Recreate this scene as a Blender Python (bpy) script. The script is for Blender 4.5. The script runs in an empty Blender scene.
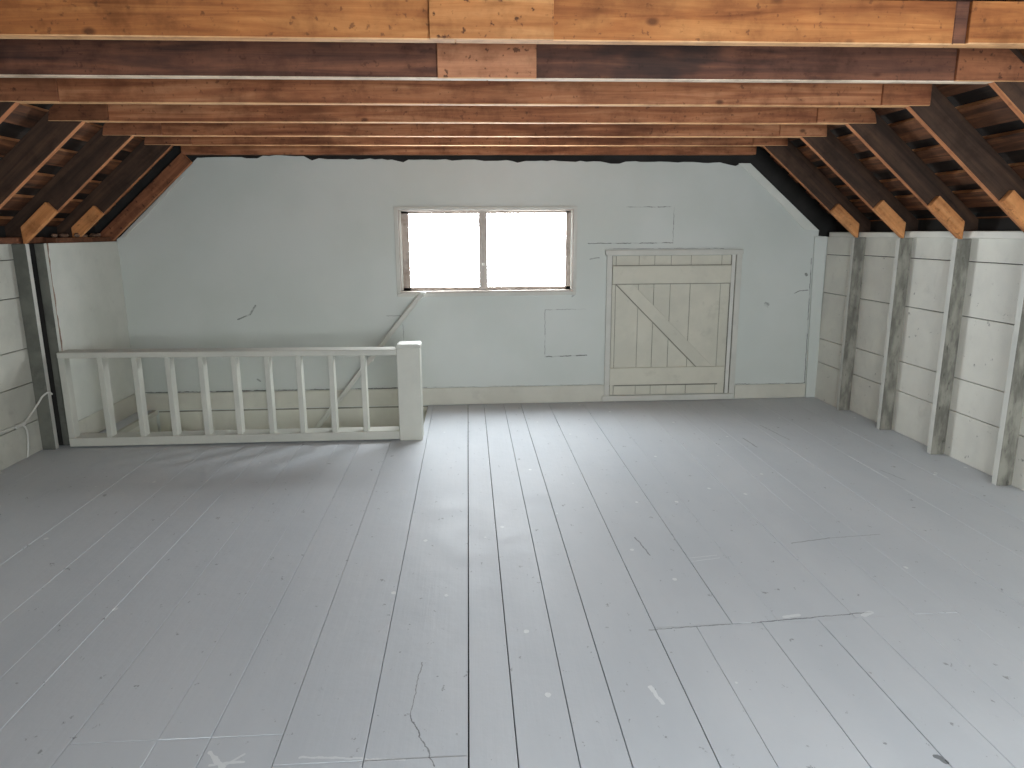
import bpy, bmesh, math, random
from mathutils import Vector, Matrix
C = bpy.context.scene
COL = C.collection
RND = random.Random(11)

# ------------------------------------------------------------------ camera
cam_d = bpy.data.cameras.new('camera')
cam = bpy.data.objects.new('camera', cam_d); COL.objects.link(cam)
F_PX, PITCH, YAW, ROLL = 701.75, 0.2132, 0.0604, 0.0062
cam_d.sensor_fit = 'HORIZONTAL'; cam_d.sensor_width = 36.0
cam_d.lens = F_PX / 1024 * 36.0
cam_d.clip_start = 0.05
fw = Vector((math.sin(YAW)*math.cos(PITCH), math.cos(YAW)*math.cos(PITCH), -math.sin(PITCH)))
r0 = Vector((math.cos(YAW), -math.sin(YAW), 0)); u0 = r0.cross(fw)
rr = math.cos(ROLL)*r0 - math.sin(ROLL)*u0
uu = math.cos(ROLL)*u0 + math.sin(ROLL)*r0
M = Matrix((rr, uu, -fw)).transposed().to_4x4(); M.translation = Vector((0, 0, 1.55))
cam.matrix_world = M
C.camera = cam

# ------------------------------------------------------------------ light
SKY = 34.0
w = bpy.data.worlds.new('sky'); C.world = w; w.use_nodes = True
bg = w.node_tree.nodes['Background']
bg.inputs['Color'].default_value = (0.90, 0.96, 1.0, 1); bg.inputs['Strength'].default_value = SKY
C.view_settings.view_transform = 'Standard'; C.view_settings.look = 'None'
C.view_settings.gamma = 1.0; C.view_settings.use_curve_mapping = False
C.view_settings.exposure = 0.0
C.cycles.max_bounces = 12; C.cycles.diffuse_bounces = 8
C.cycles.sample_clamp_indirect = 8.0

# main dimensions ---------------------------------------------------------
YB = 6.302            # far wall
YF = -1.3             # wall behind the camera
XR, XRS = 3.325, 3.225    # right siding, face of right studs
XL, XLS = -3.16, -3.065   # left siding, face of left studs
XLW = -2.98           # smooth wall of the stairwell
TY = [2.6465 + 0.6293*k for k in range(6)]     # fronts of the six frames
WIN1 = (-0.60, 0.935, 1.03, 1.745)   # far window opening x0 x1 z0 z1
WIN2 = (0.2, 2.35, 0.70, 1.83)     # opening behind the camera
def portal(name, x0, x1, z0, z1, y, flip):
    l = bpy.data.lights.new(name, 'AREA'); l.shape = 'RECTANGLE'
    l.size = x1-x0; l.size_y = z1-z0; l.cycles.is_portal = True
    o = bpy.data.objects.new(name, l); COL.objects.link(o)
    o.location = ((x0+x1)/2, y, (z0+z1)/2)
    o.rotation_euler = (math.radians(-90 if flip else 90), 0, 0)
portal('daylight_window', *WIN1, YB+0.12, True)
portal('daylight_rear_window', *WIN2, YF-0.12, False)

# ------------------------------------------------------------------ materials
def s2l(c):
    return tuple(((v/255)/12.92 if v/255 <= 0.04045 else ((v/255+0.055)/1.055)**2.4) for v in c) + (1,)
class NT:
    def __init__(s, name):
        s.m = bpy.data.materials.new(name); s.m.use_nodes = True
        s.t = s.m.node_tree; s.b = s.t.nodes['Principled BSDF']
    def n(s, typ, **kw):
        nd = s.t.nodes.new(typ)
        for k, v in kw.items(): setattr(nd, k, v)
        return nd
    def l(s, a, b): s.t.links.new(a, b)
    def val(s, sock, v):
        if hasattr(v, 'links'): s.l(v, sock)
        else: sock.default_value = v
    def math(s, op, a, b=0.0, c=None, clamp=False):
        nd = s.n('ShaderNodeMath', operation=op, use_clamp=clamp)
        s.val(nd.inputs[0], a); s.val(nd.inputs[1], b)
        if c is not None: s.val(nd.inputs[2], c)
        return nd.outputs[0]
    def vm(s, op, a, b=None):
        nd = s.n('ShaderNodeVectorMath', operation=op)
        s.val(nd.inputs[0], a)
        if b is not None: s.val(nd.inputs[1], b)
        return nd
    def coord(s, scale=(1,1,1), rand=True):
        tc = s.n('ShaderNodeTexCoord'); o = tc.outputs['Object']
        if rand:
            oi = s.n('ShaderNodeObjectInfo')
            sc = s.vm('SCALE', (37.0, 51.0, 23.0)); s.l(oi.outputs['Random'], sc.inputs['Scale'])
            o = s.vm('ADD', o, sc.outputs[0]).outputs[0]
        return s.vm('MULTIPLY', o, scale).outputs[0]
    def noise(s, vec, scale, detail=4, rough=0.55, dist=0.0):
        nd = s.n('ShaderNodeTexNoise'); s.l(vec, nd.inputs['Vector'])
        nd.inputs['Scale'].default_value = scale; nd.inputs['Detail'].default_value = detail
        nd.inputs['Roughness'].default_value = rough; nd.inputs['Distortion'].default_value = dist
        return nd.outputs['Fac']
    def ramp(s, fac, stops):
        nd = s.n('ShaderNodeValToRGB'); s.l(fac, nd.inputs[0])
        e = nd.color_ramp.elements
        while len(e) < len(stops): e.new(0.5)
        for q, (p, c) in zip(e, stops):
            q.position = p; q.color = c if len(c) == 4 else tuple(c)+(1,)
        return nd.outputs[0]
    def step(s, fac, a, b):      # smooth 0..1 between a and b
        nd = s.n('ShaderNodeMapRange'); nd.interpolation_type = 'SMOOTHSTEP'
        s.l(fac, nd.inputs[0]); nd.inputs[1].default_value = a; nd.inputs[2].default_value = b
        return nd.outputs[0]
    def mix(s, fac, a, b, mode='MIX'):
        nd = s.n('ShaderNodeMix', data_type='RGBA', blend_type=mode)
        s.val(nd.inputs[0], fac); s.val(nd.inputs[6], a); s.val(nd.inputs[7], b)
        return nd.outputs[2]
    def bump(s, h, strength=0.3, dist=0.002):
        nd = s.n('ShaderNodeBump'); nd.inputs['Strength'].default_value = strength
        nd.inputs['Distance'].default_value = dist
        s.l(h, nd.inputs['Height']); s.l(nd.outputs[0], s.b.inputs['Normal'])
    def base(s, c, rough=0.6, spec=0.5):
        s.val(s.b.inputs['Base Color'], c); s.val(s.b.inputs['Roughness'], rough)
        s.b.inputs['Specular IOR Level'].default_value = spec
        return s.m

def wood(name, dark, mid, light, axis=0, stain=0.35, stain_col=(28, 22, 20), rough=0.75, knots=1.0):
    t = NT(name)
    sc = [9.0, 9.0, 9.0]; sc[axis] = 0.55
    v = t.coord(tuple(sc))
    g = t.noise(v, 2.4, 7, 0.62, 0.6)
    col = t.ramp(g, [(0.30, s2l(dark)), (0.5, s2l(mid)), (0.72, s2l(light))])
    mo = t.noise(t.coord(), 7.0, 5, 0.65)
    col = t.mix(0.75, col, t.ramp(mo, [(0.32, (0.52, 0.47, 0.43)), (0.5, (1, 1, 1)), (0.7, (1.22, 1.2, 1.16))]), 'MULTIPLY')
    kv = [2.2, 2.2, 2.2]; kv[axis] = 1.3
    vo = t.n('ShaderNodeTexVoronoi'); t.l(t.coord(tuple(kv)), vo.inputs['Vector']); vo.inputs['Scale'].default_value = 2.6
    kn = t.math('SUBTRACT', 1.0, t.step(vo.outputs['Distance'], 0.03, 0.11))
    pc = t.coord()
    p1 = t.noise(pc, 34, 3, 0.6); sp = t.step(p1, 0.60, 0.70)
    col = t.mix(t.math('MULTIPLY', kn, 0.75*knots), col, s2l((58, 30, 18)))
    col = t.mix(t.math('MULTIPLY', sp, 0.55*knots), col, s2l((60, 34, 22)))
    ss = [2.2, 2.2, 2.2]; ss[axis] = 0.8
    st = t.step(t.noise(t.coord(tuple(ss)), 1.6, 4, 0.6), 0.50, 0.68)
    col = t.mix(t.math('MULTIPLY', st, stain), col, s2l(stain_col))
    t.bump(g, 0.35, 0.003)
    return t.base(col, rough, 0.3)

def painted(name, c, c2=None, dirt=0.10, dirt_col=(90, 88, 80), rough=0.55, scale=3.0, specks=0.0, bump=0.25, stretch=(1, 1, 1)):
    t = NT(name)
    v = t.coord(stretch)
    n1 = t.noise(v, scale, 5, 0.6)
    col = t.mix(t.step(n1, 0.35, 0.65), s2l(c), s2l(c2 or [x*0.95 for x in c]))
    d = t.step(t.noise(v, scale*1.9, 7, 0.68), 0.56, 0.72)
    col = t.mix(t.math('MULTIPLY', d, dirt), col, s2l(dirt_col))
    if specks:
        sp = t.step(t.noise(v, 16, 4, 0.7), 0.66, 0.72)
        col = t.mix(t.math('MULTIPLY', sp, specks), col, s2l((70, 64, 56)))
    t.bump(t.noise(v, 60, 4, 0.6), bump, 0.001)
    return t.base(col, rough, 0.4)

def seg_mask(t, p, segs):
    """mask of thin strokes: (start, end, half width, strength) each"""
    tot = None
    for (A, B, wd, k) in segs:
        v = Vector(B)-Vector(A); L = v.length; d = tuple(v/L)
        pa = t.vm('SUBTRACT', p, tuple(A)).outputs[0]
        h = t.vm('DOT_PRODUCT', pa, d).outputs['Value']
        h = t.math('MINIMUM', t.math('MAXIMUM', h, 0.0), L)
        sc = t.n('ShaderNodeVectorMath', operation='SCALE'); sc.inputs[0].default_value = d; t.l(h, sc.inputs['Scale'])
        ds = t.vm('LENGTH', t.vm('SUBTRACT', pa, sc.outputs[0]).outputs[0]).outputs['Value']
        mk = t.math('MULTIPLY', t.math('LESS_THAN', ds, wd), k)
        tot = mk if tot is None else t.math('MAXIMUM', tot, mk)
    return tot

def cracked(name, c, c2, segs, rough=0.6):
    """wall paint with hairline cracks and flaked scuffs at fixed x,z places"""
    t = NT(name)
    tc = t.n('ShaderNodeTexCoord'); o = tc.outputs['Object']
    n1 = t.noise(o, 1.1, 4, 0.55)
    col = t.mix(t.step(n1, 0.35, 0.65), s2l(c), s2l(c2))
    wob = t.math('MULTIPLY', t.math('SUBTRACT', t.noise(o, 28, 3, 0.6), 0.5), 0.016)
    wv = t.n('ShaderNodeCombineXYZ'); t.l(wob, wv.inputs[0]); t.l(wob, wv.inputs[2])
    flat = t.vm('MULTIPLY', o, (1, 0, 1)).outputs[0]
    p = t.vm('ADD', flat, wv.outputs[0]).outputs[0]
    brk = t.step(t.noise(o, 9, 3, 0.6), 0.40, 0.52)
    tot = seg_mask(t, p, [((q[0], 0, q[1]), (q[2], 0, q[3]), q[4], q[5]) for q in segs])
    tot = t.math('MULTIPLY', tot, t.math('ADD', t.math('MULTIPLY', brk, 0.75), 0.25))
    col = t.mix(tot, col, s2l((74, 76, 72)))
    t.bump(t.noise(o, 45, 4, 0.6), 0.2, 0.001)
    return t.base(col, rough, 0.4)

def floor_mat():
    t = NT('floor_paint')
    tc = t.n('ShaderNodeTexCoord'); o = tc.outputs['Object']
    n1 = t.noise(t.vm('MULTIPLY', o, (1.6, 0.6, 1)).outputs[0], 1.3, 5, 0.6)
    col = t.mix(t.step(n1, 0.3, 0.7), s2l((198, 203, 208)), s2l((206, 210, 214)))
    # worn specks and pale paint chips
    sp = t.step(t.noise(t.vm('MULTIPLY', o, (1, 0.7, 1)).outputs[0], 20, 4, 0.72), 0.645, 0.70)
    col = t.mix(t.math('MULTIPLY', sp, 0.6), col, s2l((112, 117, 120)))
    vo = t.n('ShaderNodeTexVoronoi'); t.l(t.vm('MULTIPLY', o, (1, 0.8, 1)).outputs[0], vo.inputs['Vector']); vo.inputs['Scale'].default_value = 5.5
    vo.inputs['Randomness'].default_value = 1.0
    nn = t.math('MULTIPLY', t.noise(o, 60, 3, 0.6), 0.05)
    ch = t.math('LESS_THAN', t.math('ADD', vo.outputs['Distance'], nn), 0.085)
    sel = t.math('GREATER_THAN', t.noise(o, 1.4, 2, 0.5), 0.47)
    col = t.mix(t.math('MULTIPLY', t.math('MULTIPLY', ch, sel), 0.75), col, s2l((235, 238, 238)))
    wob = t.math('MULTIPLY', t.math('SUBTRACT', t.noise(o, 22, 3, 0.6), 0.5), 0.02)
    wv = t.n('ShaderNodeCombineXYZ'); t.l(wob, wv.inputs[0]); t.l(wob, wv.inputs[1])
    p = t.vm('ADD', t.vm('MULTIPLY', o, (1, 1, 0)).outputs[0], wv.outputs[0]).outputs[0]
    S = lambda a, b, w, k: ((a[0], a[1], 0), (b[0], b[1], 0), w, k)
    dk = seg_mask(t, p, [S((-.198, 2.333), (-.219, 2.038), .0018, .6), S((-.219, 2.038), (-.18, 1.946), .0022, .8), S((-.18, 1.946), (-.127, 1.81), .0022, .7),
        S((1.612, 3.215), (1.828, 3.259), .004, .5), S((1.828, 3.259), (2.116, 3.286), .003, .4), S((.837, 3.345), (.861, 3.135), .0035, .6),
        S((.69, 2.484), (1.15, 2.508), .0025, .7), S((1.15, 2.508), (1.64, 2.55), .003, .75), S((2.072, 5.04), (2.086, 4.809), .006, .5), S((1.378, 1.745), (1.39, 1.722), .010, .8),
        S((2.35, 5.388), (2.404, 4.96), .005, .35), S((2.688, 4.251), (2.735, 4.055), .004, .35)])
    lt = seg_mask(t, p, [S((1.046, 3.089), (1.187, 3.111), .003, .5), S((1.046, 3.055), (1.187, 3.078), .003, .5), S((.603, 2.13), (.625, 2.044), .008, .8),
        S((-.536, 1.873), (-.218, 1.843), .004, .6), S((-.817, 1.915), (-.758, 1.846), .008, .8), S((-.80, 1.86), (-.70, 1.87), .005, .7), S((-.77, 1.84), (-.71, 1.90), .004, .6),
        S((1.27, 2.54), (1.33, 2.55), .010, .6), S((1.60, 2.53), (1.64, 2.55), .012, .6), S((2.64, 4.55), (2.65, 4.10), .006, .5), S((2.63, 3.9), (2.64, 3.5), .004, .4)])
    col = t.mix(dk, col, s2l((96, 100, 102))); col = t.mix(lt, col, s2l((236, 239, 240)))
    gr = t.noise(t.vm('MULTIPLY', o, (30, 1.2, 1)).outputs[0], 1.6, 5, 0.6)
    h = t.math('ADD', t.math('MULTIPLY', gr, 0.3), t.noise(o, 7, 4, 0.6))
    h = t.math('ADD', h, t.math('MULTIPLY', ch, 0.4))
    t.bump(h, 0.45, 0.006)
    rg = t.math('ADD', 0.42, t.math('MULTIPLY', t.noise(o, 5, 4, 0.6), 0.25))
    return t.base(col, rg, 0.22)

def glass_mat():
    t = NT('window_glass'); tr = t.n('ShaderNodeBsdfTransparent'); gl = t.n('ShaderNodeBsdfGlossy')
    gl.inputs['Roughness'].default_value = 0.02
    fr = t.n('ShaderNodeLayerWeight'); fr.inputs[0].default_value = 0.5
    fc = t.math('ADD', t.math('MULTIPLY', t.math('POWER', fr.outputs['Facing'], 5.0), 0.9), 0.04)
    mx = t.n('ShaderNodeMixShader'); t.l(fc, mx.inputs[0]); t.l(tr.outputs[0], mx.inputs[1]); t.l(gl.outputs[0], mx.inputs[2])
    t.l(mx.outputs[0], t.t.nodes['Material Output'].inputs['Surface'])
    return t.m

WALL_SEGS = [
    (1.065, 1.447, 1.83, 1.447, .0035, .8), (1.40, 1.760, 1.80, 1.760, .0030, .8), (1.83, 1.46, 1.83, 1.755, .003, .6),
    (0.684, 0.43, 0.684, 0.862, .003, .55), (0.684, 0.862, 1.06, 0.865, .003, .45), (0.684, 0.432, 1.07, 0.440, .0045, .8),
    (1.085, 1.309, 1.17, 1.322, .005, .55), (2.985, .985, 3.035, 1.008, .004, .7), (3.035, 1.008, 3.11, 1.012, .004, .7),
    (-2.035, 0.812, -1.927, 0.855, .006, .7), (-1.927, 0.855, -1.875, 0.93, .008, .6),
    (2.72, .895, 2.745, .885, .013, .55), (2.712, .88, 2.74, .862, .006, .5), (3.078, 1.158, 3.083, 1.15, .013, .7),
    (-0.74, 0.825, -0.60, 0.826, .003, .5), (-0.593, 0.57, -0.593, 0.75, .003, .45),
    (-1.91, 0.27, -1.885, 0.255, .008, .5), (0.93, 0.98, 0.95, 1.0, .008, .4),
    (-2.97, .1665, -.40, .1665, .005, .8), (-.36, .1665, 1.22, .163, .003, .4), (2.48, .140, 3.15, .140, .003, .7),
    (3.150, .14, 3.118, 1.30, .0035, .75), (1.26, 1.4, 2.3, 1.395, .003, .5),
]
M_ = {}
M_['wall'] = cracked('wall_paint', (196, 200, 195), (189, 194, 188), WALL_SEGS)
M_['sheet'] = painted('stairwell_wall_paint', (212, 213, 205), (203, 205, 197), 0.08)
M_['base'] = painted('cream_paint', (196, 194, 182), (188, 186, 174), 0.12)
M_['siding'] = painted('siding_paint', (226, 224, 214), (217, 215, 206), 0.14, (120, 116, 106), specks=0.6)
M_['sidingL'] = painted('left_siding_paint', (196, 195, 184), (182, 182, 172), 0.22, (110, 108, 98), specks=0.2)
M_['stud_face'] = painted('stud_paint', (208, 207, 199), (196, 196, 189), 0.10, specks=0.15)
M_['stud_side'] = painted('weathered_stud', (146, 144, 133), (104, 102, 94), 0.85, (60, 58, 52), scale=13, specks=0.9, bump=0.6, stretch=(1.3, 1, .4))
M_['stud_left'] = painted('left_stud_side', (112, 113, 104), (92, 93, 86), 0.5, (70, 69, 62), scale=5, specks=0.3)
M_['rail'] = painted('railing_paint', (192, 191, 181), (183, 183, 174), 0.08, rough=0.45)
M_['door'] = painted('hatch_paint', (196, 193, 178), (186, 184, 170), 0.25, (140, 137, 126), specks=0.1)
M_['casing'] = painted('casing_paint', (194, 193, 185), (184, 184, 176), 0.12)
M_['winwood'] = wood('window_wood', (146, 134, 126), (172, 160, 150), (190, 178, 168), 2, 0.15, knots=0.2)
M_['winpaint'] = painted('window_paint', (186, 178, 170), (170, 160, 150), 0.2)
M_['floor'] = floor_mat()
M_['dark'] = painted('dark_gap', (46, 44, 42), (34, 33, 31), 0.2, (20, 18, 16), rough=0.9)
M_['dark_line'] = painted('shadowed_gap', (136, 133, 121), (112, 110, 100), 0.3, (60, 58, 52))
M_['beam'] = wood('beam_wood', (116, 66, 42), (154, 99, 66), (188, 134, 97), 0, 0.55, (84, 48, 28))
M_['beam_gold'] = wood('beam_wood_golden', (118, 66, 34), (156, 98, 54), (186, 128, 76), 0, 0.6, (112, 60, 30))
M_['beam_dark'] = wood('beam_wood_stained', (62, 42, 36), (96, 62, 48), (128, 84, 62), 0, 0.75, (34, 30, 30))
M_['beam_lit_edge'] = wood('beam_lit_edge_wood', (182, 130, 86), (212, 162, 114), (232, 192, 148), 0, 0.10, (140, 90, 56), knots=0.3)  # undersides painted lighter, bounced floor and window light in the colour
M_['plate'] = wood('plate_wood', (142, 90, 62), (172, 118, 86), (194, 142, 106), 0, 0.12, (96, 56, 38), knots=1.4)
M_['plate_dark'] = wood('plate_wood_dark', (84, 52, 34), (112, 70, 46), (134, 88, 60), 0, 0.25, (50, 32, 24), knots=1.2)
M_['edge_pale'] = wood('pale_edge_wood', (206, 180, 154), (226, 206, 184), (238, 224, 206), 0, 0.2, (150, 110, 84), knots=0.3)
M_['plate_gold'] = wood('golden_plate_wood', (140, 84, 44), (176, 118, 70), (200, 146, 94), 0, 0.3, (120, 70, 40), knots=1.6)
M_['plate_brown'] = wood('plate_wood_brown', (104, 62, 42), (136, 86, 58), (160, 106, 74), 0, 0.2, (60, 38, 28), knots=1.4)
M_['lath_lit_edge'] = wood('lath_lit_edge_wood', (132, 86, 54), (180, 122, 80), (212, 158, 112), 1, 0.2, (60, 38, 26), knots=0.3)  # lath edges coloured as if lit from the window
M_['torn'] = painted('torn_paper_edge', (150, 128, 108), (120, 92, 74), 0.4)
M_['rafter'] = wood('rafter_wood', (46, 34, 27), (68, 50, 39), (88, 64, 48), 0, 0.45, (30, 25, 22), knots=0.4)
M_['rafter_lit_edge'] = wood('rafter_lit_edge_wood', (136, 84, 52), (178, 116, 76), (208, 150, 104), 0, 0.3, (70, 42, 30), knots=0.5)  # same timber as the rafter, window light painted onto its underside
M_['block'] = wood('block_wood', (170, 108, 62), (200, 136, 84), (216, 158, 106), 0, 0.05, knots=0.8)
M_['shingle'] = wood('shingle_wood', (26, 21, 18), (40, 31, 26), (60, 45, 35), 1, 0.4, (18, 16, 15), knots=0.2)
M_['lath'] = wood('lath_wood', (48, 32, 23), (92, 58, 38), (146, 94, 60), 1, 0.5, (34, 26, 22), knots=0.3)
M_['debris'] = painted('crumbled_plaster', (132, 104, 84), (100, 76, 60), 0.4)
M_['cable'] = painted('cable_paint', (206, 205, 198), None, 0.05)
M_['metal'] = painted('bracket_paint', (222, 221, 214), None, 0.05)
M_['glass'] = glass_mat()

# ------------------------------------------------------------------ mesh helpers
def bm_box(bm, x0, x1, y0, y1, z0, z1, mi=0, bev=0.0):
    b2 = bmesh.new()
    vs = [b2.verts.new((x, y, z)) for x in (x0, x1) for y in (y0, y1) for z in (z0, z1)]
    for q in ((0,1,3,2), (4,6,7,5), (0,4,5,1), (2,3,7,6), (0,2,6,4), (1,5,7,3)):
        f = b2.faces.new([vs[i] for i in q]); f.material_index = mi
    if bev: bmesh.ops.bevel(b2, geom=b2.edges[:], offset=bev, segments=1, affect='EDGES', profile=0.5)
    join(bm, b2)
def bm_prism(bm, poly, y0, y1, mi=0, bev=0.0):
    """poly of (x,z) extruded from y0 to y1"""
    b2 = bmesh.new()
    a = [b2.verts.new((p[0], y0, p[1])) for p in poly]; b = [b2.verts.new((p[0], y1, p[1])) for p in poly]
    n = len(poly)
    b2.faces.new(a); b2.faces.new(b[::-1])
    for i in range(n): b2.faces.new((a[i], b[i], b[(i+1) % n], a[(i+1) % n]))
    bmesh.ops.recalc_face_normals(b2, faces=b2.faces[:])
    for f in b2.faces: f.material_index = mi
    if bev: bmesh.ops.bevel(b2, geom=b2.edges[:], offset=bev, segments=1, affect='EDGES', profile=0.5)
    join(bm, b2)
def join(bm, b2):
    me = bpy.data.meshes.new('tmp'); b2.to_mesh(me); b2.free(); bm.from_mesh(me); bpy.data.meshes.remove(me)
def bm_tube(bm, pts, r, n=8):
    rings = []
    for i, p in enumerate(pts):
        a = Vector(pts[max(i-1, 0)]); b = Vector(pts[min(i+1, len(pts)-1)])
        d = (b-a).normalized(); u = d.cross(Vector((0.13, 0.3, 1))).normalized(); v = d.cross(u)
        rings.append([bm.verts.new(Vector(p)+r*(math.cos(2*math.pi*k/n)*u+math.sin(2*math.pi*k/n)*v)) for k in range(n)])
    for a, b in zip(rings, rings[1:]):
        for k in range(n): bm.faces.new((a[k], a[(k+1) % n], b[(k+1) % n], b[k]))
    bm.faces.new(rings[0][::-1]); bm.faces.new(rings[-1])
def slots(bm, fn):
    bm.normal_update()
    for f in bm.faces: f.material_index = fn(f.normal)
def obj(name, bm, mats, parent=None, loc=(0, 0, 0)):
    if not isinstance(mats, (list, tuple)): mats = [mats]
    bmesh.ops.recalc_face_normals(bm, faces=bm.faces[:])
    me = bpy.data.meshes.new(name); bm.to_mesh(me); bm.free()
    for m in mats: me.materials.append(M_[m])
    o = bpy.data.objects.new(name, me); COL.objects.link(o)
    o.location = loc
    if parent: o.parent = parent
    return o
def box(name, b, mats, parent=None, bev=0.0):
    bm = bmesh.new(); bm_box(bm, *b, bev=bev); return obj(name, bm, mats, parent)
def thing(name, label, cat, loc, group=None):
    o = bpy.data.objects.new(name, None); COL.objects.link(o); o.location = loc; o.empty_display_size = 0.1
    o['label'] = label; o['category'] = cat
    if group: o['group'] = group
    return o
def tag(o, label, cat, group=None):
    o['label'] = label; o['category'] = cat
    if group: o['group'] = group
    return o
def struct(o): o['kind'] = 'structure'; return o

def wall_with_hole(bm, outline, holes, y0, y1):
    """outline and rectangular holes in x,z, thickness y0..y1"""
    b2 = bmesh.new()
    def loop(pts):
        vs = [b2.verts.new((p[0], y0, p[1])) for p in pts]
        return [b2.edges.new((vs[i], vs[(i+1) % len(vs)])) for i in range(len(vs))]
    es = loop(outline)
    for (x0, x1, z0, z1) in holes: es += loop([(x0, z0), (x1, z0), (x1, z1), (x0, z1)])
    bmesh.ops.triangle_fill(b2, use_beauty=True, use_dissolve=False, edges=es)
    ext = bmesh.ops.extrude_face_region(b2, geom=b2.faces[:])
    bmesh.ops.translate(b2, vec=(0, y1-y0, 0), verts=[v for v in ext['geom'] if isinstance(v, bmesh.types.BMVert)])
    bmesh.ops.recalc_face_normals(b2, faces=b2.faces[:])
    join(bm, b2)

# ------------------------------------------------------------------ floor
OX0, OX1, OY0 = -2.83, -0.392, 5.335      # stair opening
def planks():
    bm = bmesh.new()
    far = [-3.36, -2.93, -2.594, -2.271, -1.94, -1.70, -1.525, -1.27, -1.0, -0.837, -0.612, -0.343, -0.027, 0.121, 0.303, 0.458, 0.717,
           1.037, 1.23, 1.555, 1.81, 2.0, 2.303, 2.64, 2.98, 3.42]
    wide = {-0.027: .0075, 0.121: .006, 0.303: .005, 0.458: .006, 0.717: .005, 0.726: .005, 1.037: .004, -0.343: .0045, -0.612: .004,
            -0.837: .004, -1.27: .0045, 1.158: .005, 1.396: .005, 1.58: .004, 1.555: .0035}
    YC = 2.5
    def gap(x): return wide.get(x, .0024)*.32
    def board(p, q, y0, y1):
        z = RND.uniform(-.0012, .0012)
        x0, x1 = p+gap(p), q-gap(q)
        spans = [(x0, x1, y0, y1)]
        if y1 > OY0 and x0 < OX1 and x1 > OX0:
            spans = [(x0, x1, y0, OY0)]
            if x1 > OX1: spans.append((OX1, x1, OY0, y1))
            if x0 < OX0: spans.append((x0, OX0, OY0, y1))
        for (a, b, r, t) in spans: bm_box(bm, a, b, r, t, -.03+z, z, bev=.001)
    for p, q in zip(far, far[1:]):
        if q <= 0.458:
            yc = 1.98 if -1.3 < p and q < -0.6 else (1.845 if -0.62 <= p < -0.34 else None)
        elif 0.717 <= p and q <= 2.0: yc = YC + .02*(p-.717)
        else: yc = None
        if yc is None: board(p, q, YF, YB+.02)
        else:
            board(p, q, yc+.001, YB+.02)
            if q <= 0.458: board(p, q, YF, yc-.001)
    ns = [0.717, 0.886, 1.158, 1.396, 1.58, 1.776, 2.0]
    for p, q in zip(ns, ns[1:]): board(p, q, YF, YC-.001+.02*(p-.717))
    return bm
fl = struct(obj('floor', planks(), 'floor'))
sub = bmesh.new()
bm_box(sub, -3.45, 3.45, YF-.1, OY0+.004, -.24, -.034); bm_box(sub, OX1+.004, 3.45, OY0+.004, YB+.1, -.24, -.034)
bm_box(sub, -3.45, OX0-.004, OY0+.004, YB+.1, -.24, -.034)
obj('subfloor', sub, 'dark', fl)

# stairwell below the floor
sw = bmesh.new()
bm_box(sw, OX1, OX1+.02, OY0, YB, -2.5, -.03)
bm_box(sw, OX0-.02, OX1+.02, OY0-.02, OY0, -2.5, -.03)
swl = bmesh.new(); wall_with_hole(swl, [(OY0, -2.5), (YB, -2.5), (YB, -.03), (OY0, -.03)], [(5.55, 6.0, -1.55, -1.15)], 0, .02)  # unseen opening added to let daylight onto the stairwell's far wall
bmesh.ops.transform(swl, matrix=Matrix(((0, 1, 0, OX0-.02), (1, 0, 0, 0), (0, 0, 1, 0), (0, 0, 0, 1))), verts=swl.verts)
join(sw, swl)
struct(obj('wall_stairwell', sw, 'sheet'))
struct(box('floor_stairwell', (OX0-.1, OX1+.1, OY0-.1, YB+.05, -2.55, -2.5), 'floor'))
# ledge beside the opening with its pale nosing
lg = bmesh.new(); bm_box(lg, OX0-.012, OX0+.022, OY0+.09, YB, -.035, .010, bev=.004)
struct(obj('trim_stair_opening', lg, 'rail'))
box_ = bmesh.new(); bm_box(box_, OX0-.001, OX1+.001, OY0-.012, OY0+.012, -.2, -.001, bev=.002)
struct(obj('trim_stair_header', box_, 'rail'))

# ------------------------------------------------------------------ far wall
SLR, SLL = 0.86, 0.885
def xr(z): return 3.245 - (z-1.489)/SLR      # underside of the right rafters
def xl(z): return -3.072 + (z-1.492)/SLL
RIDGE_X = 0.041; RIDGE_Z = 1.489 + SLR*(3.245-RIDGE_X)
top = []
x = 2.455; r2 = random.Random(4)
while x > -2.235:
    f = (x+2.235)/4.69
    z = 2.178 - 0.047*f + r2.uniform(-.006, .006)
    if -1.72 < x < -1.35: z += .022
    if abs(x-1.3) < .05 or abs(x-2.33) < .06 or abs(x-0.45) < .05 or abs(x+.55) < .04 or abs(x+1.32) < .04: z -= .022
    top.append((x, z)); x -= r2.uniform(.035, .10)
outline = [(-3.02, -2.5), (3.274, -2.5), (3.274, .0), (3.262, 1.49), (3.165, 1.50), (3.165, 1.548)] + top + [(-2.25, 2.176), (-2.955, 1.53), (-3.02, 1.49)]
bm = bmesh.new(); wall_with_hole(bm, outline, [WIN1], YB, YB+.03)
wb = struct(obj('wall_back', bm, 'wall'))
bm = bmesh.new()
wall_with_hole(bm, [(-3.6, -2.5), (3.7, -2.5), (3.7, 1.5), (RIDGE_X, RIDGE_Z+.45), (-3.6, 1.5)], [WIN1], YB+.06, YB+.085)
obj('gable_sheathing', bm, 'dark', wb)
# skirting along the far wall
bb = bmesh.new()
bm_box(bb, XLW+.014, 1.236, YB-.014, YB, 0.004, .160, bev=.003); bm_box(bb, 2.475, 3.158, YB-.014, YB, 0.004, .135, bev=.003)
struct(obj('baseboard_back', bb, 'base'))
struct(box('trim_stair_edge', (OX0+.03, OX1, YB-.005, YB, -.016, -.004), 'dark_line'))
struct(box('wall_stairwell_back', (OX0+.03, OX1, YB-.004, YB, -2.48, -.016), 'base'))
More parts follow.
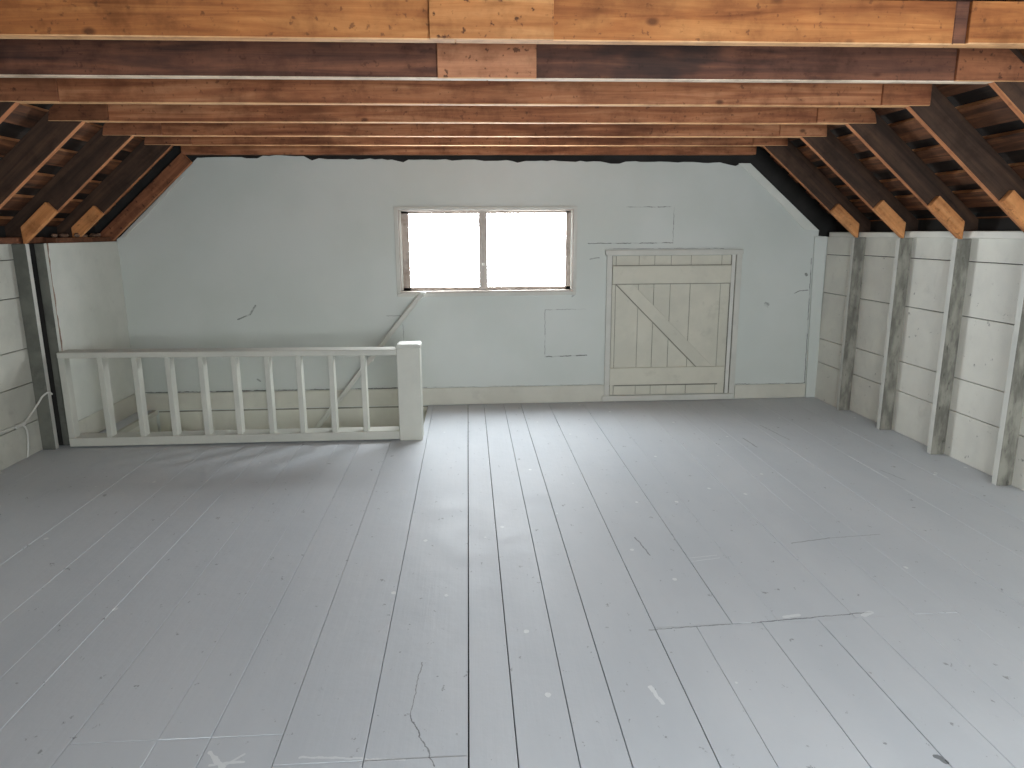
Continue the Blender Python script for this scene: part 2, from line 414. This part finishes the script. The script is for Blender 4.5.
# corner board and sloping board at the right
bm = bmesh.new(); bm_prism(bm, [(3.163, 0.003), (3.262, 0.003), (3.232, 1.495), (3.125, 1.495)][::-1], YB-.018, YB, bev=.003)
struct(obj('trim_corner', bm, 'wall'))
bm = bmesh.new()
def sl(z, off): return (xr(z)-off, z)
bm_prism(bm, [(3.165, 1.545), (2.49, 2.128), (2.385, 2.128), (2.80, 1.775), (3.02, 1.56)], YB-.012, YB, bev=.002)
struct(obj('trim_slope', bm, 'sheet'))
bm = bmesh.new()
bm_prism(bm, [(-2.94, 1.525), (-2.915, 1.525), (-2.375, 2.02), (-2.41, 2.03)], YB-.010, YB, bev=.002)
struct(obj('trim_slope_left', bm, 'casing'))

# ------------------------------------------------------------------ far window
x0, x1, z0, z1 = WIN1
win = struct(bpy.data.objects.new('window_1', None)); COL.objects.link(win); win.location = ((x0+x1)/2, YB, z0)
def wpart(name, boxes, mat, bev=.002):
    bm = bmesh.new()
    for b in boxes: bm_box(bm, *b, bev=bev)
    o = obj(name, bm, mat, win); o.matrix_parent_inverse = Matrix.Translation(-Vector(win.location)); return o
o_ = YB
wpart('window_casing', [(x0-.034, x0, o_-.012, o_, z0-.02, z1+.024), (x1, x1+.030, o_-.012, o_, z0-.02, z1+.024),
      (x0-.034, x1+.030, o_-.013, o_+.0, z1, z1+.024), (x0-.030, x1+.026, o_-.016, o_, z0-.036, z0-.004)], 'casing')
wpart('window_jamb', [(x0, x0+.012, o_-.008, o_+.085, z0, z1), (x1-.012, x1, o_-.008, o_+.085, z0, z1),
      (x0, x1, o_-.006, o_+.085, z1-.012, z1), (x0, x1, o_-.022, o_+.085, z0-.006, z0+.012)], 'winpaint')
wpart('window_stop', [(x0+.012, x0+.022, o_+.0, o_+.02, z0+.012, z1-.012), (x1-.022, x1-.012, o_+.0, o_+.02, z0+.012, z1-.012)], 'rail', .001)
ys = o_+.03
wpart('window_frame', [(x0+.012, x0+.086, ys, ys+.035, z0+.012, z1-.012), (x1-.064, x1-.012, ys, ys+.035, z0+.012, z1-.012),
      (x0+.012, x1-.012, ys, ys+.035, z1-.034, z1-.012), (x0+.012, x1-.012, ys, ys+.035, z0+.012, z0+.042)], 'winwood')
xm = 0.134
wpart('window_mullion', [(xm-.036, xm+.036, ys-.008, ys+.03, z0+.012, z1-.012)], 'winpaint')
wpart('window_latch', [(xm-.010, xm+.010, ys-.022, ys-.006, 1.26, 1.285)], 'metal')
wpart('window_pane', [(x0+.06, xm-.026, ys+.016, ys+.020, z0+.028, z1-.03)], 'glass', 0)
wpart('window_pane', [(xm+.026, x1-.06, ys+.012, ys+.016, z0+.028, z1-.03)], 'glass', 0)

# ------------------------------------------------------------------ plank hatch door in the far wall
dr = struct(bpy.data.objects.new('door_1', None)); COL.objects.link(dr); dr.location = (1.85, YB, 0)
def dpart(name, bm, mat):
    o = obj(name, bm, mat, dr); o.matrix_parent_inverse = Matrix.Translation(-Vector(dr.location)); return o
bm = bmesh.new()
bm_box(bm, 1.236, 1.283, YB-.020, YB, .055, 1.345, bev=.002); bm_box(bm, 2.418, 2.468, YB-.020, YB, .055, 1.345, bev=.002)
bm_box(bm, 1.222, 2.475, YB-.024, YB, 1.342, 1.388, bev=.003); bm_box(bm, 1.215, 2.462, YB-.030, YB, .004, .058, bev=.003)
dpart('door_casing', bm, 'casing')
bm = bmesh.new()
ex = [1.287, 1.322, 1.530, 1.672, 1.822, 2.005, 2.285, 2.372]
for i, (a, b) in enumerate(zip(ex, ex[1:])):
    bm_box(bm, a+.0025, b-.0025, YB-.006-.0015*(i % 2), YB+.004, .062, 1.336, bev=.001)
dpart('door_planks', bm, 'door')
bm = bmesh.new(); bm_box(bm, 2.372, 2.420, YB-.003, YB+.004, .06, 1.34); dpart('door_stop', bm, 'stud_face')
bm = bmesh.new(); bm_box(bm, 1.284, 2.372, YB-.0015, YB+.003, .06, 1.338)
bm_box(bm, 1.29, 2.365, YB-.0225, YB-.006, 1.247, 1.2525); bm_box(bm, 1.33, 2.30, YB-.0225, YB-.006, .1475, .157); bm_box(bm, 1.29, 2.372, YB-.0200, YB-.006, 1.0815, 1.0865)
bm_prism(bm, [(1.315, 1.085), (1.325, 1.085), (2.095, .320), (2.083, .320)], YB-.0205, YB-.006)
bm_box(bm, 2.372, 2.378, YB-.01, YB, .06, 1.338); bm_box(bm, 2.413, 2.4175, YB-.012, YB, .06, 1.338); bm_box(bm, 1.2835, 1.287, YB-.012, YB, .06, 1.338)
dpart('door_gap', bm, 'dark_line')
bm = bmesh.new(); bm_box(bm, 1.290, 2.372, YB-.022, YB-.004, 1.088, 1.246, bev=.002); dpart('door_rail', bm, 'door')
bm = bmesh.new(); bm_box(bm, 1.284, 2.362, YB-.022, YB-.004, .158, .318, bev=.002); dpart('door_rail', bm, 'door')
bm = bmesh.new(); bm_prism(bm, [(1.325, 1.086), (1.475, 1.086), (2.245, .320), (2.095, .320)], YB-.020, YB-.004, bev=.002); dpart('door_brace', bm, 'door')

# ------------------------------------------------------------------ right kneewall
def siding(bm, xa, xb, y0, y1, zs, mi=0):
    for i, (a, b) in enumerate(zip(zs, zs[1:])):
        g = .0045 if i else 0
        bm_box(bm, xa, xb, y0, y1, a+(g if i else 0), b-.001, mi=mi, bev=.0015)
bm = bmesh.new()
RZ = [0.002, .322, .552, .976, 1.338, 1.492]
siding(bm, 3.252, 3.272, TY[5]+.049, YB-.006, [0.002, .344, .563, .99, 1.332, 1.492])
siding(bm, XR, XR+.02, YF, TY[5]+.02, RZ)
bm_box(bm, XR+.026, XR+.05, YF, YB+.06, -.3, 1.80, mi=1)
struct(obj('wall_right', bm, ['siding', 'dark']))
bm = bmesh.new()
ys_ = [YF] + TY + [YB-.02]
for i, (a, b) in enumerate(zip(ys_, ys_[1:])):
    a2 = a+.05 if i else a; b2 = b-.002 if i < len(ys_)-2 else b
    dz = (0.012 if a < 5 else 0)
    bm_box(bm, XRS+.028, XR+.03, a2, b2, 1.492, 1.532+dz*.5, bev=.004)
struct(obj('trim_right_plate', bm, 'siding'))
R_ORD = ['nearest the far wall', 'second from the far wall', 'third from the far wall', 'fourth from the far wall, at the edge of the photo']
R_MORE = ['white painted wall stud on the right, nearest the hatch door corner',
          'dirty white wall stud on the right, second out from the far corner',
          'dirty white wall stud on the right, third out from the far corner',
          'grimy white wall stud at the right edge, nearest the camera']
for k in range(4):
    Y = TY[5-k]
    t = bmesh.new(); bm_box(t, XRS, XR-.001, Y, Y+.047, 0.001, 1.490, bev=.003)
    # slightly wandering hewn edges
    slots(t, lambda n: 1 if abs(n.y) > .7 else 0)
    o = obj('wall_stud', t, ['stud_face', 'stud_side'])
    tag(o, R_MORE[k], 'wall stud', 'studs of the right kneewall')

# ------------------------------------------------------------------ left kneewall
bm = bmesh.new()
siding(bm, XL-.02, XL, YF, 5.25, [0.002, .230, .510, .757, 1.118, 1.380, 1.492])
bm_box(bm, XL-.05, XL-.026, YF, YB+.06, -.3, 1.80, mi=1)
struct(obj('wall_left', bm, ['sidingL', 'dark']))
bm = bmesh.new(); bm_box(bm, XLW-.02, XLW, 5.262, YB, -.25, 1.492, bev=.002); bm_box(bm, -3.14, XLW-.02, 5.40, YB, 0, 1.49, mi=1); bm_box(bm, XL+.001, -3.069, 5.27, 5.39, 0, 1.49, mi=1)
wls = struct(obj('wall_left_stairwell', bm, ['sheet', 'dark']))
b = bmesh.new(); rj = random.Random(9); zz = [0.002+i*.0414 for i in range(37)]
lp = [b.verts.new((XLW+.0005, 5.262, z)) for z in zz]; rp = [b.verts.new((XLW+.0015, 5.262+rj.uniform(.004, .022), z)) for z in zz]
for i in range(len(zz)-1): b.faces.new((lp[i], rp[i], rp[i+1], lp[i+1]))
obj('torn_edge', b, 'torn', wls)
bm = bmesh.new(); bm_box(bm, XLW, XLW+.014, 5.30, YB-.001, 0.004, .170, bev=.003)
struct(obj('baseboard_left', bm, 'base'))
t = bmesh.new(); bm_box(t, XL+.001, XLS, TY[4]-.004, TY[4]+.042, 0.001, 1.49, bev=.003)
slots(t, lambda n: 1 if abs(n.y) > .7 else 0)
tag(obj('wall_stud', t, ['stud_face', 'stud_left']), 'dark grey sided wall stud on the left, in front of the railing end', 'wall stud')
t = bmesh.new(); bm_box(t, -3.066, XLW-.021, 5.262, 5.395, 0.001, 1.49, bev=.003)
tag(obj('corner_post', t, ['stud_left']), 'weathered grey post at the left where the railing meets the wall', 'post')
bm = bmesh.new(); bm_box(bm, XL-.02, XLS-.002, YF, 5.40, 1.4925, 1.535, bev=.003); bm_box(bm, XL-.02, XLW-.005, 5.40, YB, 1.4925, 1.530, bev=.003)
struct(obj('trim_left_plate', bm, 'plate_dark'))
r3 = random.Random(7)
for k in range(9):
    t = bmesh.new(); bmesh.ops.create_icosphere(t, subdivisions=2, radius=.022)
    s = (r3.uniform(.7, 1.5), r3.uniform(.8, 1.6), r3.uniform(.5, .8))
    for v in t.verts: v.co = Vector((v.co.x*s[0], v.co.y*s[1], v.co.z*s[2]))*(1+r3.uniform(-.22, .22))
    y = 5.46+.085*k+r3.uniform(-.02, .02)
    zmin = min(v.co.z for v in t.verts)
    o = obj('debris_chunk', t, 'debris', loc=(-3.03+r3.uniform(-.02, .02), y, 1.530-zmin))
    tag(o, 'small crumbled plaster chunk on the brown plate above the left stairwell wall', 'debris', 'debris along the left wall plate')

# cable
t = bmesh.new()
def arc(pts, n=6):
    out = []
    P = [Vector(p) for p in pts]
    for i in range(len(P)-1):
        a = P[max(i-1, 0)]; b = P[i]; c = P[i+1]; d = P[min(i+2, len(P)-1)]
        for k in range(n):
            u = k/n
            out.append(0.5*((2*b)+(-a+c)*u+(2*a-5*b+4*c-d)*u*u+(-a+3*b-3*c+d)*u**3))
    out.append(P[-1]); return out
tb = thing('electrical_cable', 'thin white cable stapled across the lower left wall to the stud', 'cable', (XL, 4.9, .25))
b2 = bmesh.new()
bm_tube(b2, arc([(0.012, -.50, -.005), (.012, -.10, .012), (.014, .02, .000), (.020, .12, .030), (.055, .20, .115), (.075, .228, .16), (.106, .255, .185), (.112, .285, .165)]), .0065)
obj('cord', b2, 'cable', tb)
b2 = bmesh.new(); bm_box(b2, .0, .022, -.02, .09, -.012, .016, bev=.004); obj('clamp', b2, 'cable', tb)
b2 = bmesh.new(); bm_tube(b2, arc([(.012, .07, -.005), (.014, .10, -.06), (.013, .09, -.16), (.014, .06, -.242)]), .0065); obj('cord', b2, 'cable', tb)

# ------------------------------------------------------------------ roof
ceil = bmesh.new()
def slope_pts(side, off):
    if side > 0:
        th = math.atan(SLR); n = Vector((math.sin(th), math.cos(th))); d = Vector((-math.cos(th), math.sin(th))); p = Vector((3.245, 1.489))
    else:
        th = math.atan(SLL); n = Vector((-math.sin(th), math.cos(th))); d = Vector((math.cos(th), math.sin(th))); p = Vector((-3.072, 1.492))
    return p+n*off, d, n
RAF = .165
def roof_slab(bm, side, o0, o1, s0, s1, y0, y1, mi=0, bev=0):
    p, d, n = slope_pts(side, 0)
    P = [p+d*s0+n*o0, p+d*s1+n*o0, p+d*s1+n*o1, p+d*s0+n*o1]
    bm_prism(bm, [(q.x, q.y) for q in P], y0, y1, mi=mi, bev=bev)
LENS = {1: 4.23, -1: 4.15}
roof_slab(ceil, 1, RAF+.031, RAF+.066, -.7, LENS[1]+.22, YF-.2, YB+.3)
# courses of shingle ends showing through the gaps
rc = random.Random(3)
ce = struct(obj('ceiling_right', ceil, 'shingle'))
ceil = bmesh.new(); roof_slab(ceil, -1, RAF+.031, RAF+.066, -.7, LENS[-1]+.22, YF-.2, YB+.3)
ce2 = struct(obj('ceiling_left', ceil, 'shingle'))
for s in (1, -1):
    k = 0; u = -.32
    while u < LENS[s]-.1:
        wd = rc.uniform(.10, .155)
        b = bmesh.new(); roof_slab(b, s, RAF+.001, RAF+.030, u, u+wd, YF-.1, YB+.05, bev=.002)
        dd = slope_pts(s, 0)[1]
        slots(b, lambda n: 1 if abs(n.x*dd.x+n.z*dd.y) > .8 else 0)
        obj('roof_lath', b, ['lath', 'lath_lit_edge'], ce if s > 0 else ce2); u += wd + rc.uniform(.07, .12)
box('ridge_board', (RIDGE_X-.02, RIDGE_X+.02, YF, YB+.05, RIDGE_Z-.02, RIDGE_Z+.14), 'rafter', ce)

def rafter(side, Y, label, foot=True, width=RAF, mats=('rafter', 'rafter_lit_edge'), thick=.045, group=None, length=None, low=0.0):
    p, d, n = slope_pts(side, 0)
    root = thing('rafter', label, 'rafter', (p.x, Y, p.y), group)
    th = math.atan(SLR if side > 0 else SLL)
    L = length or LENS[side]-.02
    b = bmesh.new()
    # local x runs up the slope, local z is the outward normal
    yy = (0, thick) if side < 0 else (-thick, 0)
    bm_prism(b, [(.004-low/math.tan(th), low), (L, low), (L, low+width), (.004-(low+width)/math.tan(th), low+width)], *yy, bev=.003)
    # level cut at the foot where it sits on the plate
    slots(b, lambda nn: 0 if abs(nn.y) > .7 else 1)
    o = obj('rafter_board', b, list(mats), root)
    ang = -(math.pi-th) if side > 0 else -th
    def place(o):
        if side > 0:
            # x axis -> (-cos,0,sin), z axis -> (sin,0,cos), y -> y flipped to keep handedness
            Mx = Matrix(((-math.cos(th), 0, math.sin(th)), (0, -1, 0), (math.sin(th), 0, math.cos(th)))).to_4x4()
        else:
            Mx = Matrix(((math.cos(th), 0, -math.sin(th)), (0, 1, 0), (math.sin(th), 0, math.cos(th)))).to_4x4()
        o.matrix_local = Mx
    place(o)
    if foot:
        b = bmesh.new()
        Lb = .335; wb_ = .088
        # plumb cut at the lower end, square cut at the top
        bm_prism(b, [(.012, -.014), (Lb, -.014), (Lb, wb_-.014), (wb_*math.tan(th)+.008, wb_-.014)], *((-.043, -.001) if side < 0 else (.001, .043)), bev=.003)
        o = obj('foot_block', b, 'block', root); place(o)
    return root
ORD = ['sixth rafter from the far wall', 'fifth rafter from the far wall', 'fourth rafter from the far wall', 'third rafter from the far wall',
       'second rafter from the far wall', 'first rafter from the far wall']
for k, Y in enumerate(TY):
    rafter(1, Y, 'dark brown sloping roof timber on the right, %s' % ORD[k].replace('rafter', 'one'), True, group='rafters of the right roof slope')
for k, Y in enumerate(TY):
    rafter(-1, Y, 'dark brown sloping roof timber on the left, %s' % ORD[k].replace('rafter', 'one').replace('far wall', 'wall board'), True, group='rafters of the left roof slope')
rafter(-1, 6.215, 'reddish brown sloping board flat against the far wall at its left slope', False, .105, ('plate_brown', 'rafter_lit_edge'), .05, length=1.02, low=-.05)

# ------------------------------------------------------------------ collar beams
ZB, HB, TB = 2.206, .145, .052
def collar(k, label, boards, splice=None, ends=(), zb=ZB, hb=HB):
    Y = TY[k]
    root = thing('collar_beam', label, 'beam', (0, Y, zb), 'collar beams under the roof')
    for (x0, x1, m) in boards:
        b = bmesh.new()
        P = [(x0, 0), (x1, 0), (x1, hb), (x0, hb)]
        if x0 < -2: P[0] = (xl(zb), 0); P[3] = (xl(zb+hb), hb)
        if x1 > 2: P[1] = (xr(zb), 0); P[2] = (xr(zb+hb), hb)
        bm_prism(b, P, 0, TB if k else .052, bev=.003)
        slots(b, lambda n: 1 if n.z < -.7 else 0)
        obj('beam_board', b, [m, 'edge_pale' if k == 1 else 'beam_lit_edge'], root)
    if splice:
        x0, x1, m = splice
        b = bmesh.new(); bm_box(b, x0, x1, -.018, -.0005, -.002, hb-.002, bev=.002)
        slots(b, lambda n: 1 if n.z < -.7 else 0)
        obj('splice_plate', b, [m, 'beam_lit_edge'], root)
    for (x0, x1, m, cut) in ends:
        b = bmesh.new()
        z0, z1 = .0, hb-.004
        if x1 > 0: P = [(x0, z0), (x1, z0), (x1-cut*.15, z1*.45), (x1-cut, z1), (x0, z1)]
        else: P = [(x0, z0), (x1, z0), (x1, z1), (x0+cut, z1), (x0+cut*.15, z1*.45)]
        bm_prism(b, P, -.018, -.0005, bev=.002)
        slots(b, lambda n: 1 if n.z < -.7 else 0)
        obj('end_plate', b, [m, 'beam_lit_edge'], root)
    return root
E2 = 2.3
collar(0, 'golden brown horizontal beam across the top edge, closest to the camera',
       [(-E2, -.03, 'beam_gold'), (-.03, 1.768, 'beam_gold'), (1.768, E2, 'beam_dark')], (-.118, .312, 'plate_gold'), [(1.815, 2.62, 'beam_gold', .14), (-2.55, -2.10, 'beam_gold', .12)])
collar(1, 'dark stained horizontal beam with a lighter plate at its middle, second from the camera',
       [(-E2, 0.1, 'beam_dark'), (0.1, E2, 'beam_dark')], (-.117, .312, 'plate'), [(2.215, 2.56, 'plate_brown', .12), (-2.55, -2.12, 'beam_dark', .12)])
collar(2, 'reddish brown horizontal beam third from the camera, below the dark beam',
       [(-E2, E2, 'beam')], None, [(2.245, 2.514, 'beam', .0), (-2.52, -2.045, 'plate_brown', .12)])
collar(3, 'brown horizontal beam fourth from the camera with a slanted right end', [(-E2, E2, 'beam')], None, [(2.20, 2.585, 'beam', .11), (-2.45, -2.105, 'plate_dark', .10)])
collar(4, 'brown horizontal beam fifth from the camera', [(-E2, E2, 'beam')], None, [(2.24, 2.585, 'beam', .02), (-2.45, -2.06, 'plate_brown', .10)])
collar(5, 'brown horizontal beam sixth from the camera, joined to the rafters next to the far wall', [(-E2, E2, 'beam')], None, [(2.30, 2.585, 'beam', .03), (-2.45, -2.10, 'plate_brown', .10)], zb=2.218)
b = bmesh.new(); bm_box(b, -2.34, 2.50, 0, .07, 0, .14, bev=.003)
slots(b, lambda n: 1 if n.z < -.7 else 0)
o = obj('collar_beam', b, ['beam', 'beam'], loc=(0, 6.20, 2.192))
tag(o, 'dull brown horizontal beam against the top of the far wall', 'beam', 'collar beams under the roof')

# ------------------------------------------------------------------ stair railing
YN = 5.180
rl = thing('stair_railing', 'low white wooden railing with square balusters guarding the stair opening', 'railing', (-1.7, YN, 0))
def rpart(name, bm, parent=None):
    o = obj(name, bm, 'rail', parent or rl)
    if parent is None: o.location = (1.7, -YN, 0)
    return o
b = bmesh.new(); bm_box(b, -.545, -.372, YN, YN+.155, 0.001, .712, bev=.004)
nw = rpart('newel_post', b)
b = bmesh.new(); bm_prism(b, [(-.551, .712), (-.366, .712), (-.366, .730), (-.376, .742), (-.535, .742), (-.551, .728)], YN-.006, YN+.161, bev=.003)
rpart('newel_cap', b, nw)
b = bmesh.new(); bm_prism(b, [(-2.975, .678), (-.545, .661), (-.545, .703), (-2.975, .721)], YN-.002, YN+.150, bev=.004); rpart('top_rail', b)
b = bmesh.new(); bm_box(b, -2.975, -.546, YN+.002, YN+.140, 0.012, .078, bev=.004); rpart('bottom_rail', b)
b = bmesh.new(); bm_box(b, -2.978, -2.932, YN+.01, YN+.081, 0.077, .680, bev=.003); rpart('end_post', b)
bxs = [q*1.014 for q in (-2.631, -2.393, -2.162, -1.929, -1.695, -1.46, -1.234, -1.0, -.768)]
for x in bxs:
    b = bmesh.new(); bm_box(b, x-.038, x, YN+.012, YN+.092, .077, .677 - (x+2.97)/2.43*.016, bev=.003)
    rpart('baluster', b)

# wall handrail going down the stairs
hr = thing('handrail', 'slim grey painted handrail slanting down the far wall below the window', 'handrail', (-.424, YB, 1.017))
ax = Vector((-1.0, 0, -1.218)).normalized(); nr = Vector((1.218, 0, -1.0)).normalized()
b = bmesh.new()
p0 = Vector((-.405, 0, 1.035)); p1 = p0 + ax*1.95
P = [p0-nr*.021, p1-nr*.021, p1+nr*.021, p0+nr*.021]
bm_prism(b, [(q.x, q.z) for q in P], YB-.085, YB-.050, bev=.006)
o = obj('hand_bar', b, 'casing', hr); o.location = (.424, -YB, -1.017)
for s in (.03, .75, 1.75):
    q = p0 + ax*s
    b = bmesh.new(); bm_box(b, q.x-.015, q.x+.015, YB-.052, YB-.001, q.z-.03, q.z+.01, bev=.003)
    o = obj('bracket', b, 'metal', hr); o.location = (.424, -YB, -1.017)
b = bmesh.new(); bm_box(b, -.425, -.375, YB-.088, YB-.048, 1.02, 1.045, bev=.006)
o = obj('end_cap', b, 'metal', hr); o.location = (.424, -YB, -1.017)

# ------------------------------------------------------------------ wall behind the camera
bm = bmesh.new()
wall_with_hole(bm, [(-3.6, -2.5), (3.7, -2.5), (3.7, 1.5), (RIDGE_X, RIDGE_Z+.45), (-3.6, 1.5)], [WIN2], YF-.05, YF)
struct(obj('wall_front', bm, 'wall'))
x0, x1, z0, z1 = WIN2
bm = bmesh.new()
for q in ((x0-.06, x0+.03, YF-.06, YF+.02, z0-.06, z1+.06), (x1-.03, x1+.06, YF-.06, YF+.02, z0-.06, z1+.06), (x0, x1, YF-.06, YF+.02, z1-.03, z1+.06),
          (x0, x1, YF-.06, YF+.02, z0-.06, z0+.03), ((x0+x1)/2-.03, (x0+x1)/2+.03, YF-.04, YF, z0, z1)): bm_box(bm, *q, bev=.003)
w2 = struct(obj('window_2', bm, 'casing'))
bm = bmesh.new(); bm_box(bm, x0+.02, x1-.02, YF-.03, YF-.026, z0+.02, z1-.02); obj('window_pane', bm, 'glass', w2)
